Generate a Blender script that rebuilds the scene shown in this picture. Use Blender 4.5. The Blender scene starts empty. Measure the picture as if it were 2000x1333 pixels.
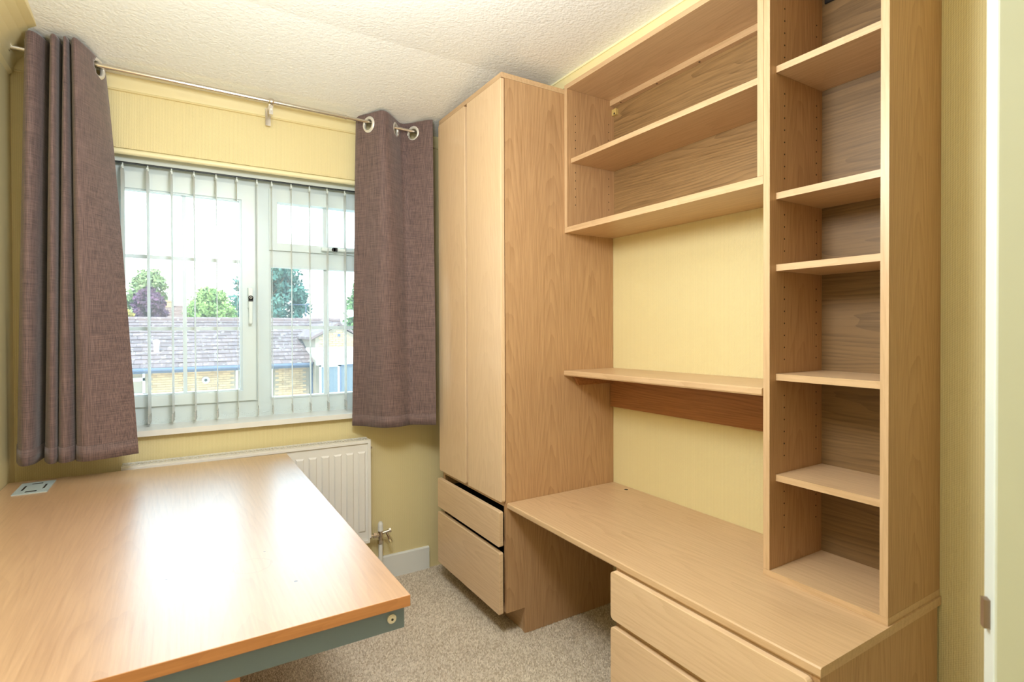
import bpy, bmesh, math, random
import numpy as np
from mathutils import Vector, Matrix

random.seed(7)
rng = np.random.default_rng(7)
sc = bpy.context.scene
C = sc.collection

# ------------------------------------------------------------------ camera
YAW, PITCH, ROLL, FOC = 0.55198, 0.00883, -0.0033, 1060.39
fw = Vector((math.sin(YAW) * math.cos(PITCH), math.cos(YAW) * math.cos(PITCH), -math.sin(PITCH)))
rt = Vector((math.cos(YAW), -math.sin(YAW), 0))
up = rt.cross(fw)
r2 = rt * math.cos(ROLL) + up * math.sin(ROLL)
u2 = up * math.cos(ROLL) - rt * math.sin(ROLL)
cd = bpy.data.cameras.new('camera')
cam = bpy.data.objects.new('camera', cd)
C.objects.link(cam)
M = Matrix((r2, u2, -fw)).transposed().to_4x4()
M.translation = Vector((0, 0, 1.3))
cam.matrix_world = M
cd.sensor_width = 36
cd.lens = FOC * 36 / 2000
cd.shift_y = (650.96 - 666.5) / 2000
cd.clip_start = 0.02
cd.clip_end = 2000
cd.dof.use_dof = True
cd.dof.focus_distance = 2.3
cd.dof.aperture_fstop = 6.3
sc.camera = cam

# ------------------------------------------------------------------ light
SKY, SUN, FILL = 5.8, 8.0, 62.0
sc.view_settings.view_transform = 'Standard'
sc.view_settings.look = 'None'
sc.view_settings.gamma = 1
sc.view_settings.use_curve_mapping = False
sc.view_settings.exposure = 0.0

w = bpy.data.worlds.new('sky')
sc.world = w
w.use_nodes = True
nt = w.node_tree
nt.nodes.clear()
tc = nt.nodes.new('ShaderNodeTexCoord')
sx = nt.nodes.new('ShaderNodeSeparateXYZ')
rp = nt.nodes.new('ShaderNodeValToRGB')
bg = nt.nodes.new('ShaderNodeBackground')
ow = nt.nodes.new('ShaderNodeOutputWorld')
nt.links.new(tc.outputs['Generated'], sx.inputs[0])
nt.links.new(sx.outputs['Z'], rp.inputs[0])
nt.links.new(rp.outputs[0], bg.inputs[0])
nt.links.new(bg.outputs[0], ow.inputs[0])
rp.color_ramp.elements[0].position = 0.0
rp.color_ramp.elements[0].color = (1.0, 0.97, 0.90, 1)
rp.color_ramp.elements[1].position = 0.4
rp.color_ramp.elements[1].color = (0.46, 0.76, 1.0, 1)
bg.inputs[1].default_value = SKY

sl = bpy.data.lights.new('sun', 'SUN')
sl.energy = SUN
sl.angle = math.radians(12)
sl.color = (1, 0.95, 0.86)
so = bpy.data.objects.new('sun', sl)
C.objects.link(so)
so.rotation_euler = Vector((0.25, 0.45, -0.86)).to_track_quat('-Z', 'Y').to_euler()

pl = bpy.data.lights.new('daylight_portal', 'AREA')      # sampling aid only: gives no light of its own
pl.shape = 'RECTANGLE'
pl.size, pl.size_y = 1.4, 1.25
pl.cycles.is_portal = True
po = bpy.data.objects.new('daylight_portal', pl)
C.objects.link(po)
po.location = (0.335, 2.99, 1.46)
po.rotation_euler = Vector((0, -1, 0)).to_track_quat('-Z', 'Y').to_euler()

ll = bpy.data.lights.new('fill_lamp', 'POINT')        # added fill light, unseen and without fitting, above and ahead of the camera
ll.energy = FILL
ll.shadow_soft_size = 0.16
ll.color = (0.90, 0.965, 1.0)
lo = bpy.data.objects.new('fill_lamp', ll)
C.objects.link(lo)
lo.location = (0.27, 1.02, 1.97)


# ------------------------------------------------------------------ materials
def lin(r, g, b):
    def f(c):
        c /= 255
        return c / 12.92 if c <= 0.04045 else ((c + 0.055) / 1.055) ** 2.4
    return (f(r), f(g), f(b), 1)


def mat(name):
    m = bpy.data.materials.new(name)
    m.use_nodes = True
    n = m.node_tree
    return m, n, n.nodes['Principled BSDF']


def N(n, t, **kw):
    x = n.nodes.new(t)
    for k, v in kw.items():
        if k[0] == 'i' and k[1:].isdigit():
            x.inputs[int(k[1:])].default_value = v
        else:
            setattr(x, k, v)
    return x


def math_(n, op, a, b=None, c=None):
    x = n.nodes.new('ShaderNodeMath')
    x.operation = op
    for i, v in enumerate((a, b, c)):
        if v is None:
            continue
        if isinstance(v, (int, float)):
            x.inputs[i].default_value = v
        else:
            n.links.new(v, x.inputs[i])
    return x.outputs[0]


def mixc(n, fac, a, b, mode='MIX'):
    x = n.nodes.new('ShaderNodeMix')
    x.data_type = 'RGBA'
    x.blend_type = mode
    for i, v in ((0, fac), (6, a), (7, b)):
        if isinstance(v, (int, float, tuple)):
            x.inputs[i].default_value = v
        else:
            n.links.new(v, x.inputs[i])
    return x.outputs[2]


def bump(n, b, h, strength, dist):
    x = n.nodes.new('ShaderNodeBump')
    x.inputs['Strength'].default_value = strength
    x.inputs['Distance'].default_value = dist
    n.links.new(h, x.inputs['Height'])
    n.links.new(x.outputs[0], b.inputs['Normal'])


def noise(n, vec, scale, detail=4, rough=0.5, mp=None):
    if mp is not None:
        m = n.nodes.new('ShaderNodeMapping')
        m.inputs['Scale'].default_value = mp
        n.links.new(vec, m.inputs[0])
        vec = m.outputs[0]
    x = n.nodes.new('ShaderNodeTexNoise')
    x.inputs['Scale'].default_value = scale
    x.inputs['Detail'].default_value = detail
    x.inputs['Roughness'].default_value = rough
    n.links.new(vec, x.inputs['Vector'])
    return x.outputs[0]


def wood(name, light, dark, grain, across, figure=0.5, rough=0.38, width=0.21, off=0.0, coat=0.0, k1=9.0, spec=0.5, bmp=0.12, marks=None):
    """Veneer: grain runs along axis `grain`, `across` is the other axis in the plane (0 x, 1 y, 2 z)."""
    m, n, b = mat(name)
    g = n.nodes.new('ShaderNodeNewGeometry')
    pos = g.outputs['Position']
    s = n.nodes.new('ShaderNodeSeparateXYZ')
    n.links.new(pos, s.inputs[0])
    al, ac = s.outputs[grain], s.outputs[across]
    sc3 = [22.0, 22.0, 22.0]
    sc3[grain] = 0.9
    fine = noise(n, pos, 6.0, 5, 0.65, tuple(sc3))
    sc4 = [5.0, 5.0, 5.0]
    sc4[grain] = 0.8
    warp = noise(n, pos, 1.6, 3, 0.5, tuple(sc4))
    q = math_(n, 'DIVIDE', math_(n, 'ADD', ac, off), width)
    f = math_(n, 'SUBTRACT', math_(n, 'FRACT', q), 0.5)
    f2 = math_(n, 'MULTIPLY', math_(n, 'MULTIPLY', f, f), 26.0)
    cell = math_(n, 'FLOOR', q)
    ph = math_(n, 'MULTIPLY', cell, 0.37)
    t = math_(n, 'ADD', math_(n, 'ADD', math_(n, 'MULTIPLY', al, k1), f2), math_(n, 'ADD', ph, math_(n, 'MULTIPLY', warp, 5.0)))
    fr = math_(n, 'FRACT', t)
    mask = noise(n, pos, 1.7, 2)
    ring = math_(n, 'MULTIPLY', math_(n, 'POWER', fr, 2.2), math_(n, 'MULTIPLY', mask, 1.25))
    a = math_(n, 'ADD', math_(n, 'MULTIPLY', ring, figure), math_(n, 'MULTIPLY', math_(n, 'SUBTRACT', fine, 0.42), 1.5))
    big = noise(n, pos, 1.3, 2)
    a = math_(n, 'ADD', a, math_(n, 'MULTIPLY', math_(n, 'SUBTRACT', big, 0.5), 0.6))
    cl = n.nodes.new('ShaderNodeClamp')
    n.links.new(a, cl.inputs[0])
    col = mixc(n, cl.outputs[0], light, dark)
    n.links.new(col, b.inputs['Base Color'])
    b.inputs['Roughness'].default_value = rough
    b.inputs['Specular IOR Level'].default_value = spec
    if coat:
        b.inputs['Coat Weight'].default_value = coat
        b.inputs['Coat Roughness'].default_value = 0.33
        b.inputs['Coat IOR'].default_value = 1.8
    if marks:
        for (mx, my, r0, r1, dk) in marks:
            d = n.nodes.new('ShaderNodeVectorMath')
            d.operation = 'DISTANCE'
            d.inputs[1].default_value = (mx, my, 0.74)
            n.links.new(pos, d.inputs[0])
            dd = math_(n, 'ADD', d.outputs['Value'], math_(n, 'MULTIPLY', math_(n, 'SUBTRACT', fine, 0.5), r1 * 0.5))
            k = math_(n, 'MULTIPLY', math_(n, 'GREATER_THAN', dd, r0), math_(n, 'LESS_THAN', dd, r1))
            col = mixc(n, math_(n, 'MULTIPLY', k, dk), col, lin(60, 44, 34))
        n.links.new(col, b.inputs['Base Color'])
    bump(n, b, fine, bmp, 0.001)
    return m


OAK_L, OAK_D = lin(212, 178, 138), lin(180, 142, 102)
SID_L, SID_D = lin(196, 156, 114), lin(152, 112, 74)
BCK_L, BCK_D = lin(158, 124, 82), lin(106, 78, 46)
RED_L, RED_D = lin(176, 122, 78), lin(122, 78, 46)
MAP_L, MAP_D = lin(230, 198, 160), lin(208, 172, 130)
w_door = wood('maple_veneer_vertical', MAP_L, MAP_D, 2, 1, 0.30, 0.33, 0.29, 0.1)
w_drawer = wood('maple_veneer_cathedral', MAP_L, MAP_D, 1, 2, 0.5, 0.38, 0.25, 0.08, k1=5.0)
w_side = wood('oak_veneer_vertical', SID_L, SID_D, 2, 0, 0.5, 0.45, 0.22, 0.03, k1=7.0)
w_shelf = wood('oak_veneer_along_wall', OAK_L, OAK_D, 1, 0, 0.35, 0.36, 0.3, 0.0, k1=4.0)
w_edge = wood('oak_edging_vertical', OAK_L, OAK_D, 2, 1, 0.25, 0.38, 0.3)
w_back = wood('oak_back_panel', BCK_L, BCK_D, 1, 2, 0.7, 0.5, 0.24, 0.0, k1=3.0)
w_back_shaded = wood('oak_back_panel_shaded', lin(132, 102, 66), lin(86, 64, 38), 1, 2, 0.7, 0.5, 0.24, 0.0, k1=3.0)  # copy of the back panel oak, the bookcase's inside shade put into its colour
w_rail = wood('teak_rail', RED_L, RED_D, 1, 2, 0.6, 0.3, 0.2, 0.02, k1=5.0)
w_top = wood('beech_laminate', lin(196, 157, 120), lin(164, 124, 90), 1, 0, 0.35, 0.33, 0.24, 0.0, coat=1.0, k1=4.0, bmp=0.3,
             marks=((0.219, 1.274, -1, 0.0045, 0.9), (0.182, 1.486, -1, 0.003, 0.8), (-0.026, 1.436, -1, 0.003, 0.8), (0.145, 1.412, 0.040, 0.0425, 0.3)))
w_lip = wood('beech_edging', lin(208, 146, 96), lin(176, 116, 72), 0, 1, 0.3, 0.4, 0.2)


def plain(name, col, rough=0.5, metal=0.0, spec=0.5, nz=None):
    m, n, b = mat(name)
    b.inputs['Base Color'].default_value = col
    b.inputs['Roughness'].default_value = rough
    b.inputs['Metallic'].default_value = metal
    b.inputs['Specular IOR Level'].default_value = spec
    g = n.nodes.new('ShaderNodeNewGeometry')
    v = noise(n, g.outputs['Position'], nz or 9.0, 3)
    c2 = tuple(c * 0.93 for c in col[:3]) + (1,)
    n.links.new(mixc(n, v, col, c2), b.inputs['Base Color'])
    return m


m_white = plain('white_gloss_paint', lin(236, 236, 232), 0.3)
m_pvc = plain('white_pvc', lin(226, 236, 236), 0.28)
m_bar = plain('glazing_bar_white', lin(222, 232, 234), 0.35)
m_rad = plain('radiator_enamel', lin(236, 233, 228), 0.32)
m_grille = plain('grille_enamel', lin(228, 224, 214), 0.4)
m_dark = plain('dark_gap', lin(40, 36, 30), 0.8)
m_black = plain('black_plastic', lin(28, 30, 32), 0.4)
m_chrome = plain('brushed_steel', lin(215, 208, 198), 0.22, 1.0)
m_ring = plain('eyelet_satin_nickel', lin(236, 232, 224), 0.35, 0.45)
m_grey = plain('grey_steel_paint', lin(112, 130, 150), 0.5, nz=300.0)
m_plate = plain('grey_plastic', lin(170, 184, 186), 0.4)
m_weight = plain('vane_weight_grey', lin(196, 196, 192), 0.5)
m_door = plain('white_door_paint', lin(212, 220, 214), 0.35)
m_brass = plain('latch_metal', lin(150, 130, 112), 0.35, 0.8)
m_lead = plain('gutter_grey', lin(70, 82, 104), 0.6)


def wallpaper():
    m, n, b = mat('yellow_textured_wallpaper')
    g = n.nodes.new('ShaderNodeNewGeometry')
    pos = g.outputs['Position']
    s = n.nodes.new('ShaderNodeSeparateXYZ')
    n.links.new(pos, s.inputs[0])
    u = math_(n, 'ADD', s.outputs[0], s.outputs[1])
    wv = math_(n, 'SINE', math_(n, 'MULTIPLY', u, 2 * math.pi / 0.0055))
    wz = math_(n, 'SINE', math_(n, 'ADD', math_(n, 'MULTIPLY', s.outputs[2], 2 * math.pi / 0.006), math_(n, 'MULTIPLY', u, 700.0)))
    nz = noise(n, pos, 160.0, 3)
    h = math_(n, 'ADD', math_(n, 'MULTIPLY', wv, 0.6), math_(n, 'ADD', math_(n, 'MULTIPLY', wz, 0.35), nz))
    big = noise(n, pos, 2.2, 3)
    base = mixc(n, big, lin(236, 221, 172), lin(230, 213, 160))
    groove = math_(n, 'MULTIPLY', math_(n, 'ADD', wv, 1.0), 0.08)
    n.links.new(mixc(n, groove, base, lin(160, 140, 70)), b.inputs['Base Color'])
    b.inputs['Roughness'].default_value = 0.6
    bump(n, b, h, 0.35, 0.0012)
    return m


m_wall = wallpaper()
m_cove = plain("yellow_gloss_coving", lin(236, 220, 168), 0.4)
m_bead = plain('pale_bead', lin(244, 234, 190), 0.4)


def ceiling_mat():
    m, n, b = mat('white_stippled_plaster')
    g = n.nodes.new('ShaderNodeNewGeometry')
    pos = g.outputs['Position']
    v = n.nodes.new('ShaderNodeTexVoronoi')
    v.inputs['Scale'].default_value = 95.0
    n.links.new(pos, v.inputs['Vector'])
    nz = noise(n, pos, 60.0, 4, 0.6)
    h = math_(n, 'ADD', math_(n, 'MULTIPLY', v.outputs[0], -0.8), math_(n, 'MULTIPLY', nz, 2.0))
    n.links.new(mixc(n, noise(n, pos, 3.0), lin(250, 250, 247), lin(246, 246, 241)), b.inputs['Base Color'])
    b.inputs['Roughness'].default_value = 0.55
    bump(n, b, h, 0.4, 0.004)
    return m


m_ceil = ceiling_mat()


def carpet_mat(name, a, c):
    m, n, b = mat(name)
    g = n.nodes.new('ShaderNodeNewGeometry')
    v = n.nodes.new('ShaderNodeTexWhiteNoise')
    v.noise_dimensions = '3D'
    vm = n.nodes.new('ShaderNodeVectorMath')
    vm.operation = 'SNAP'
    vm.inputs[1].default_value = (0.006, 0.006, 1.0)
    n.links.new(g.outputs['Position'], vm.inputs[0])
    n.links.new(vm.outputs[0], v.inputs[0])
    big = noise(n, g.outputs['Position'], 5.0, 4)
    f = math_(n, 'ADD', math_(n, 'MULTIPLY', v.outputs[0], 0.75), math_(n, 'MULTIPLY', big, 0.25))
    n.links.new(mixc(n, f, a, c), b.inputs['Base Color'])
    b.inputs['Roughness'].default_value = 0.95
    b.inputs['Specular IOR Level'].default_value = 0.1
    return m


m_carpet = carpet_mat('beige_carpet', lin(242, 228, 208), lin(176, 156, 132))


def fabric_mat():
    m, n, b = mat('brown_woven_fabric')
    g = n.nodes.new('ShaderNodeNewGeometry')
    pos = g.outputs['Position']
    a = noise(n, pos, 1.0, 3, 0.6, (520.0, 520.0, 14.0))
    c = noise(n, pos, 1.0, 3, 0.6, (14.0, 14.0, 520.0))
    f = math_(n, 'ADD', math_(n, 'MULTIPLY', a, 0.6), math_(n, 'MULTIPLY', c, 0.4))
    r = n.nodes.new('ShaderNodeValToRGB')
    r.color_ramp.elements[0].position = 0.36
    r.color_ramp.elements[0].color = lin(70, 56, 56)
    r.color_ramp.elements[1].position = 0.66
    r.color_ramp.elements[1].color = lin(136, 110, 106)
    n.links.new(f, r.inputs[0])
    n.links.new(r.outputs[0], b.inputs['Base Color'])
    b.inputs['Roughness'].default_value = 0.8
    b.inputs['Sheen Weight'].default_value = 0.25
    bump(n, b, f, 0.4, 0.0008)
    return m


m_fab = fabric_mat()


def vane_mat():
    m, n, b = mat('white_vane_cloth')
    b.inputs['Base Color'].default_value = lin(252, 253, 251)
    b.inputs['Roughness'].default_value = 0.8
    t = n.nodes.new('ShaderNodeBsdfTranslucent')
    t.inputs[0].default_value = lin(252, 253, 251)
    x = n.nodes.new('ShaderNodeMixShader')
    x.inputs[0].default_value = 0.5
    n.links.new(b.outputs[0], x.inputs[1])
    n.links.new(t.outputs[0], x.inputs[2])
    n.links.new(x.outputs[0], n.nodes['Material Output'].inputs[0])
    return m


m_vane = vane_mat()


def glass_mat():
    m, n, b = mat('window_glass')
    n.nodes.remove(b)
    t = n.nodes.new('ShaderNodeBsdfTransparent')
    t.inputs[0].default_value = (0.96, 0.985, 0.98, 1)
    gl = n.nodes.new('ShaderNodeBsdfGlossy')
    gl.inputs['Roughness'].default_value = 0.02
    fr = n.nodes.new('ShaderNodeFresnel')
    fr.inputs[0].default_value = 1.45
    x = n.nodes.new('ShaderNodeMixShader')
    n.links.new(fr.outputs[0], x.inputs[0])
    n.links.new(t.outputs[0], x.inputs[1])
    n.links.new(gl.outputs[0], x.inputs[2])
    veil = n.nodes.new('ShaderNodeBsdfTranslucent')           # veiling glare over the view, mixed into the glass as pale haze
    veil.inputs[0].default_value = (0.9, 0.95, 0.95, 1)
    y = n.nodes.new('ShaderNodeMixShader')
    y.inputs[0].default_value = 0.035
    n.links.new(x.outputs[0], y.inputs[1])
    n.links.new(veil.outputs[0], y.inputs[2])
    n.links.new(y.outputs[0], n.nodes['Material Output'].inputs[0])
    return m


m_glass = glass_mat()


def varied(name, a, c, rough=0.9, spot=None):
    """Colour varies per object and by a little noise (tiles, bricks, leaves)."""
    m, n, b = mat(name)
    oi = n.nodes.new('ShaderNodeObjectInfo')
    g = n.nodes.new('ShaderNodeNewGeometry')
    f = math_(n, 'ADD', math_(n, 'MULTIPLY', oi.outputs['Random'], 0.6), math_(n, 'MULTIPLY', noise(n, g.outputs['Position'], 7.0, 3), 0.4))
    col = mixc(n, f, a, c)
    if spot:
        v = noise(n, g.outputs['Position'], 6.0, 2)
        k = math_(n, 'GREATER_THAN', v, 0.64)
        col = mixc(n, k, col, spot)
    n.links.new(col, b.inputs['Base Color'])
    b.inputs['Roughness'].default_value = rough
    b.inputs['Specular IOR Level'].default_value = 0.2
    return m


def leafy(name, a, c):
    m, n, b = mat(name)
    g = n.nodes.new('ShaderNodeNewGeometry')
    v = n.nodes.new('ShaderNodeTexWhiteNoise')
    n.links.new(g.outputs['Random Per Island'], v.inputs['Vector'])
    f = math_(n, 'ADD', math_(n, 'MULTIPLY', g.outputs['Random Per Island'], 0.6), math_(n, 'MULTIPLY', noise(n, g.outputs['Position'], 1.3, 3), 0.4))
    n.links.new(mixc(n, f, a, c), b.inputs['Base Color'])
    b.inputs['Roughness'].default_value = 0.8
    b.inputs['Specular IOR Level'].default_value = 0.15
    return m


m_tile = varied('concrete_roof_tile', lin(116, 98, 96), lin(90, 76, 76), 0.9, lin(144, 138, 132))
m_brick = varied('buff_brick', lin(194, 166, 128), lin(148, 124, 96))
m_mortar = plain('mortar', lin(146, 134, 116), 0.9)
m_bark = plain('bark', lin(92, 76, 60), 0.9)
m_grass = plain("pale_paving", lin(206, 200, 188), 0.95, nz=2.0)
m_hill = plain('hazy_hill', lin(132, 146, 142), 1.0, nz=0.02)
m_slate = varied('far_roof_tiles', lin(128, 104, 96), lin(112, 92, 88))
m_render_wall = plain('rendered_wall', lin(170, 156, 132), 0.9)
m_pane_dark = plain('dark_pane', lin(70, 88, 100), 0.12)
m_ply = plain('white_lean_to_sheet', lin(176, 184, 180), 0.5)


# ------------------------------------------------------------------ mesh helpers
def wpos(o):
    p = Vector((0, 0, 0))
    while o is not None:
        p += o.location
        o = o.parent
    return p


def obj(name, bm, m, parent=None, smooth=False, bevel=0.0, seg=2):
    if bevel:
        es = [e for e in bm.edges if len(e.link_faces) == 2 and e.calc_face_angle(0) > 0.5]
        bmesh.ops.bevel(bm, geom=es, offset=bevel, segments=seg, affect='EDGES', profile=0.5)
    me = bpy.data.meshes.new(name)
    if parent is not None:
        p = wpos(parent)
        bmesh.ops.translate(bm, verts=bm.verts, vec=-p)
    bm.to_mesh(me)
    bm.free()
    for mm in (m if isinstance(m, (list, tuple)) else [m]):
        me.materials.append(mm)
    if smooth:
        for f in me.polygons:
            f.use_smooth = True
    o = bpy.data.objects.new(name, me)
    C.objects.link(o)
    if parent is not None:
        o.parent = parent
    return o


def BX(bm, x0, x1, y0, y1, z0, z1):
    vs = [bm.verts.new(c) for c in ((x0, y0, z0), (x1, y0, z0), (x1, y1, z0), (x0, y1, z0), (x0, y0, z1), (x1, y0, z1), (x1, y1, z1), (x0, y1, z1))]
    for f in ((3, 2, 1, 0), (4, 5, 6, 7), (0, 1, 5, 4), (1, 2, 6, 5), (2, 3, 7, 6), (3, 0, 4, 7)):
        bm.faces.new([vs[i] for i in f])
    return vs


def box(name, dims, m, parent=None, bevel=0.0012, seg=1):
    bm = bmesh.new()
    BX(bm, *dims)
    return obj(name, bm, m, parent, bevel=bevel, seg=seg)


def PRISM(bm, pts, d):
    """Closed polygon pts (3D, planar) extruded by vector d."""
    a = [bm.verts.new(p) for p in pts]
    c = [bm.verts.new(Vector(p) + Vector(d)) for p in pts]
    n = len(pts)
    bm.faces.new(a)
    bm.faces.new(c[::-1])
    for i in range(n):
        bm.faces.new((a[i], c[i], c[(i + 1) % n], a[(i + 1) % n]))
    bmesh.ops.recalc_face_normals(bm, faces=bm.faces)


def CYL(bm, p0, p1, r, n=16, r1=None):
    p0, p1 = Vector(p0), Vector(p1)
    d = (p1 - p0).normalized()
    a = d.orthogonal().normalized()
    b = d.cross(a)
    r1 = r if r1 is None else r1
    A, B = [], []
    for i in range(n):
        t = 2 * math.pi * i / n
        k = a * math.cos(t) + b * math.sin(t)
        A.append(bm.verts.new(p0 + k * r))
        B.append(bm.verts.new(p1 + k * r1))
    for i in range(n):
        bm.faces.new((A[i], A[(i + 1) % n], B[(i + 1) % n], B[i]))
    bm.faces.new(A[::-1])
    bm.faces.new(B)


def RING(bm, c, axis, ro, ri, th, n=28):
    c, axis = Vector(c), Vector(axis).normalized()
    a = axis.orthogonal().normalized()
    b = axis.cross(a)
    prof = [(ri, -th / 2), (ri + (ro - ri) * 0.3, -th), (ro, -th / 3), (ro, th / 3), (ri + (ro - ri) * 0.3, th), (ri, th / 2)]
    rows = []
    for i in range(n):
        t = 2 * math.pi * i / n
        k = a * math.cos(t) + b * math.sin(t)
        rows.append([bm.verts.new(c + k * r + axis * h) for r, h in prof])
    m = len(prof)
    for i in range(n):
        for j in range(m):
            bm.faces.new((rows[i][j], rows[(i + 1) % n][j], rows[(i + 1) % n][(j + 1) % m], rows[i][(j + 1) % m]))
    bmesh.ops.recalc_face_normals(bm, faces=bm.faces)


def RPLATE(bm, x0, x1, y0, y1, z0, z1, r, corners=(1, 1, 1, 1), n=5):
    """A front in the y-z plane, thickness along x, with rounded corners (order: y0z0, y1z0, y1z1, y0z1)."""
    pts = []
    for k, (cy, cz, a0) in enumerate(((y0 + r, z0 + r, 180), (y1 - r, z0 + r, 270), (y1 - r, z1 - r, 0), (y0 + r, z1 - r, 90))):
        if corners[k]:
            for i in range(n + 1):
                t = math.radians(a0 + 90 * i / n)
                pts.append((x0, cy + r * math.cos(t), cz + r * math.sin(t)))
        else:
            pts.append((x0, (y0, y1, y1, y0)[k], (z0, z0, z1, z1)[k]))
    PRISM(bm, pts, (x1 - x0, 0, 0))


def thing(name, label, cat, loc=(0, 0, 0), group=None, kind=None):
    o = bpy.data.objects.new(name, None)
    C.objects.link(o)
    o.location = loc
    return tag(o, label, cat, group, kind)


def tag(o, label, cat, group=None, kind=None):
    o['label'] = label
    o['category'] = cat
    if group:
        o['group'] = group
    if kind:
        o['kind'] = kind
    return o


def part_label(o, s):
    o['label'] = s
    return o


# ------------------------------------------------------------------ room shell
XL, XR, YW, YB, HX0, HX1, HZ0, HZ1 = -0.535, 1.7605, 2.765, -0.45, -0.33, 0.995, 0.852, 2.054
WT = 0.30      # wall thickness at the window

bm = bmesh.new()
BX(bm, XL - 0.1, XR + 0.1, YB - 0.1, YW + 0.1, -0.12, -0.008)
fl = tag(obj('floor', bm, m_carpet), 'beige carpeted floor of the room', 'floor', kind='structure')

bm = bmesh.new()
BX(bm, XL, HX0, YW, YW + WT, -0.1, 2.6)
BX(bm, HX1, XR + 0.1, YW, YW + WT, -0.1, 2.6)
BX(bm, HX0, HX1, YW, YW + WT, -0.1, HZ0)
BX(bm, HX0, HX1, YW, YW + WT, HZ1, 2.6)
tag(obj('wall_back', bm, m_wall), 'yellow wall around the window, behind the radiator', 'wall', kind='structure')
bm = bmesh.new()
BX(bm, XL - 0.1, XL, YB, YW + WT, -0.1, 2.6)
tag(obj('wall_left', bm, m_wall), 'yellow wall beside the left curtain and desk', 'wall', kind='structure')
bm = bmesh.new()
BX(bm, XR, XR + 0.1, YB, YW, -0.1, 2.6)
tag(obj('wall_right', bm, m_wall), 'yellow textured wall behind the shelving', 'wall', kind='structure')
bm = bmesh.new()
BX(bm, XL - 0.1, XR + 0.1, YB - 0.1, YB, -0.1, 2.6)
tag(obj('wall_front', bm, m_wall), 'yellow wall behind the viewer', 'wall', kind='structure')
# ceiling: level over the room, falling a little towards the window wall
bm = bmesh.new()
for (ya, za, yb, zb) in ((YB - 0.1, 2.43, 2.08, 2.43), (2.08, 2.43, YW, 2.345)):
    PRISM(bm, [(XL - 0.1, ya, za), (XL - 0.1, yb, zb), (XL - 0.1, yb, zb + 0.15), (XL - 0.1, ya, za + 0.15)], (XR - XL + 0.2, 0, 0))
tag(obj('ceiling', bm, m_ceil), 'white stippled ceiling', 'ceiling', kind='structure')

# frieze above the window: thin yellow strip with a lip along its lower edge
bm = bmesh.new()
PRISM(bm, [(XL, YW, 2.285), (XL, YW - 0.010, 2.285), (XL, YW - 0.013, 2.289), (XL, YW - 0.010, 2.293), (XL, YW - 0.018, 2.348), (XL, YW, 2.346)], (XR - XL, 0, 0))
tag(obj('trim_1', bm, m_cove), 'yellow frieze strip along the top of the window wall', 'trim', kind='structure')
# rounded lip added at the window head, soffit light put into its pale colour
bm = bmesh.new()
PRISM(bm, [(HX0, YW + 0.03, 2.054)] + [(HX0, YW + 0.009 - 0.012 * math.sin(t), 2.041 - 0.012 * math.cos(t)) for t in np.linspace(0, math.pi, 9)] + [(HX0, YW + 0.009, 2.056), (HX0, YW + 0.03, 2.056)], (HX1 - HX0, 0, 0))
tag(obj('trim_4', bm, m_bead), 'added pale yellow lip standing for the lit soffit at the head of the window opening', 'trim', kind='structure')
# left coving
bm = bmesh.new()
prof = [(0, 2.265)] + [(0.118 - 0.106 * math.cos(t), 2.375 - 0.10 * (1 - math.sin(t))) for t in np.linspace(0, math.pi / 2, 7)] + [(0.120, 2.380), (0.120, 2.5), (0, 2.5)]
PRISM(bm, [(XL + a, YB, z) for a, z in prof], (0, YW - 0.02 - YB, 0))
tag(obj('trim_2', bm, m_cove, smooth=False), 'yellow coving along the left wall', 'trim', kind='structure')
# right: yellow band closing the gap between shelf tops and ceiling, pale bead on its upper edge
bm = bmesh.new()
BX(bm, 1.490, XR, YB, YW, 2.380, 2.45)
t3 = tag(obj('trim_3', bm, m_cove), 'yellow band between the shelf tops and the ceiling', 'trim', kind='structure')
bm = bmesh.new()
BX(bm, 1.484, 1.490, YB, 2.10, 2.422, 2.432)
part_label(obj('bead', bm, m_bead, t3), 'pale bead on the upper edge')

bm = bmesh.new()
BX(bm, XL, 1.16, YW - 0.015, YW, -0.01, 0.107)
PRISM(bm, [(XL, YW - 0.015, 0.107), (XL, YW - 0.009, 0.112), (XL, YW, 0.112), (XL, YW, 0.107)], (1.16 - XL, 0, 0))
tag(obj('baseboard_back', bm, m_white), 'white skirting board under the window wall', 'skirting', kind='structure')
bm = bmesh.new()
BX(bm, XR - 0.015, XR, YB, 0.636, -0.01, 0.107)
tag(obj('baseboard_right', bm, m_white), 'white skirting board on the right wall', 'skirting', kind='structure')


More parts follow.
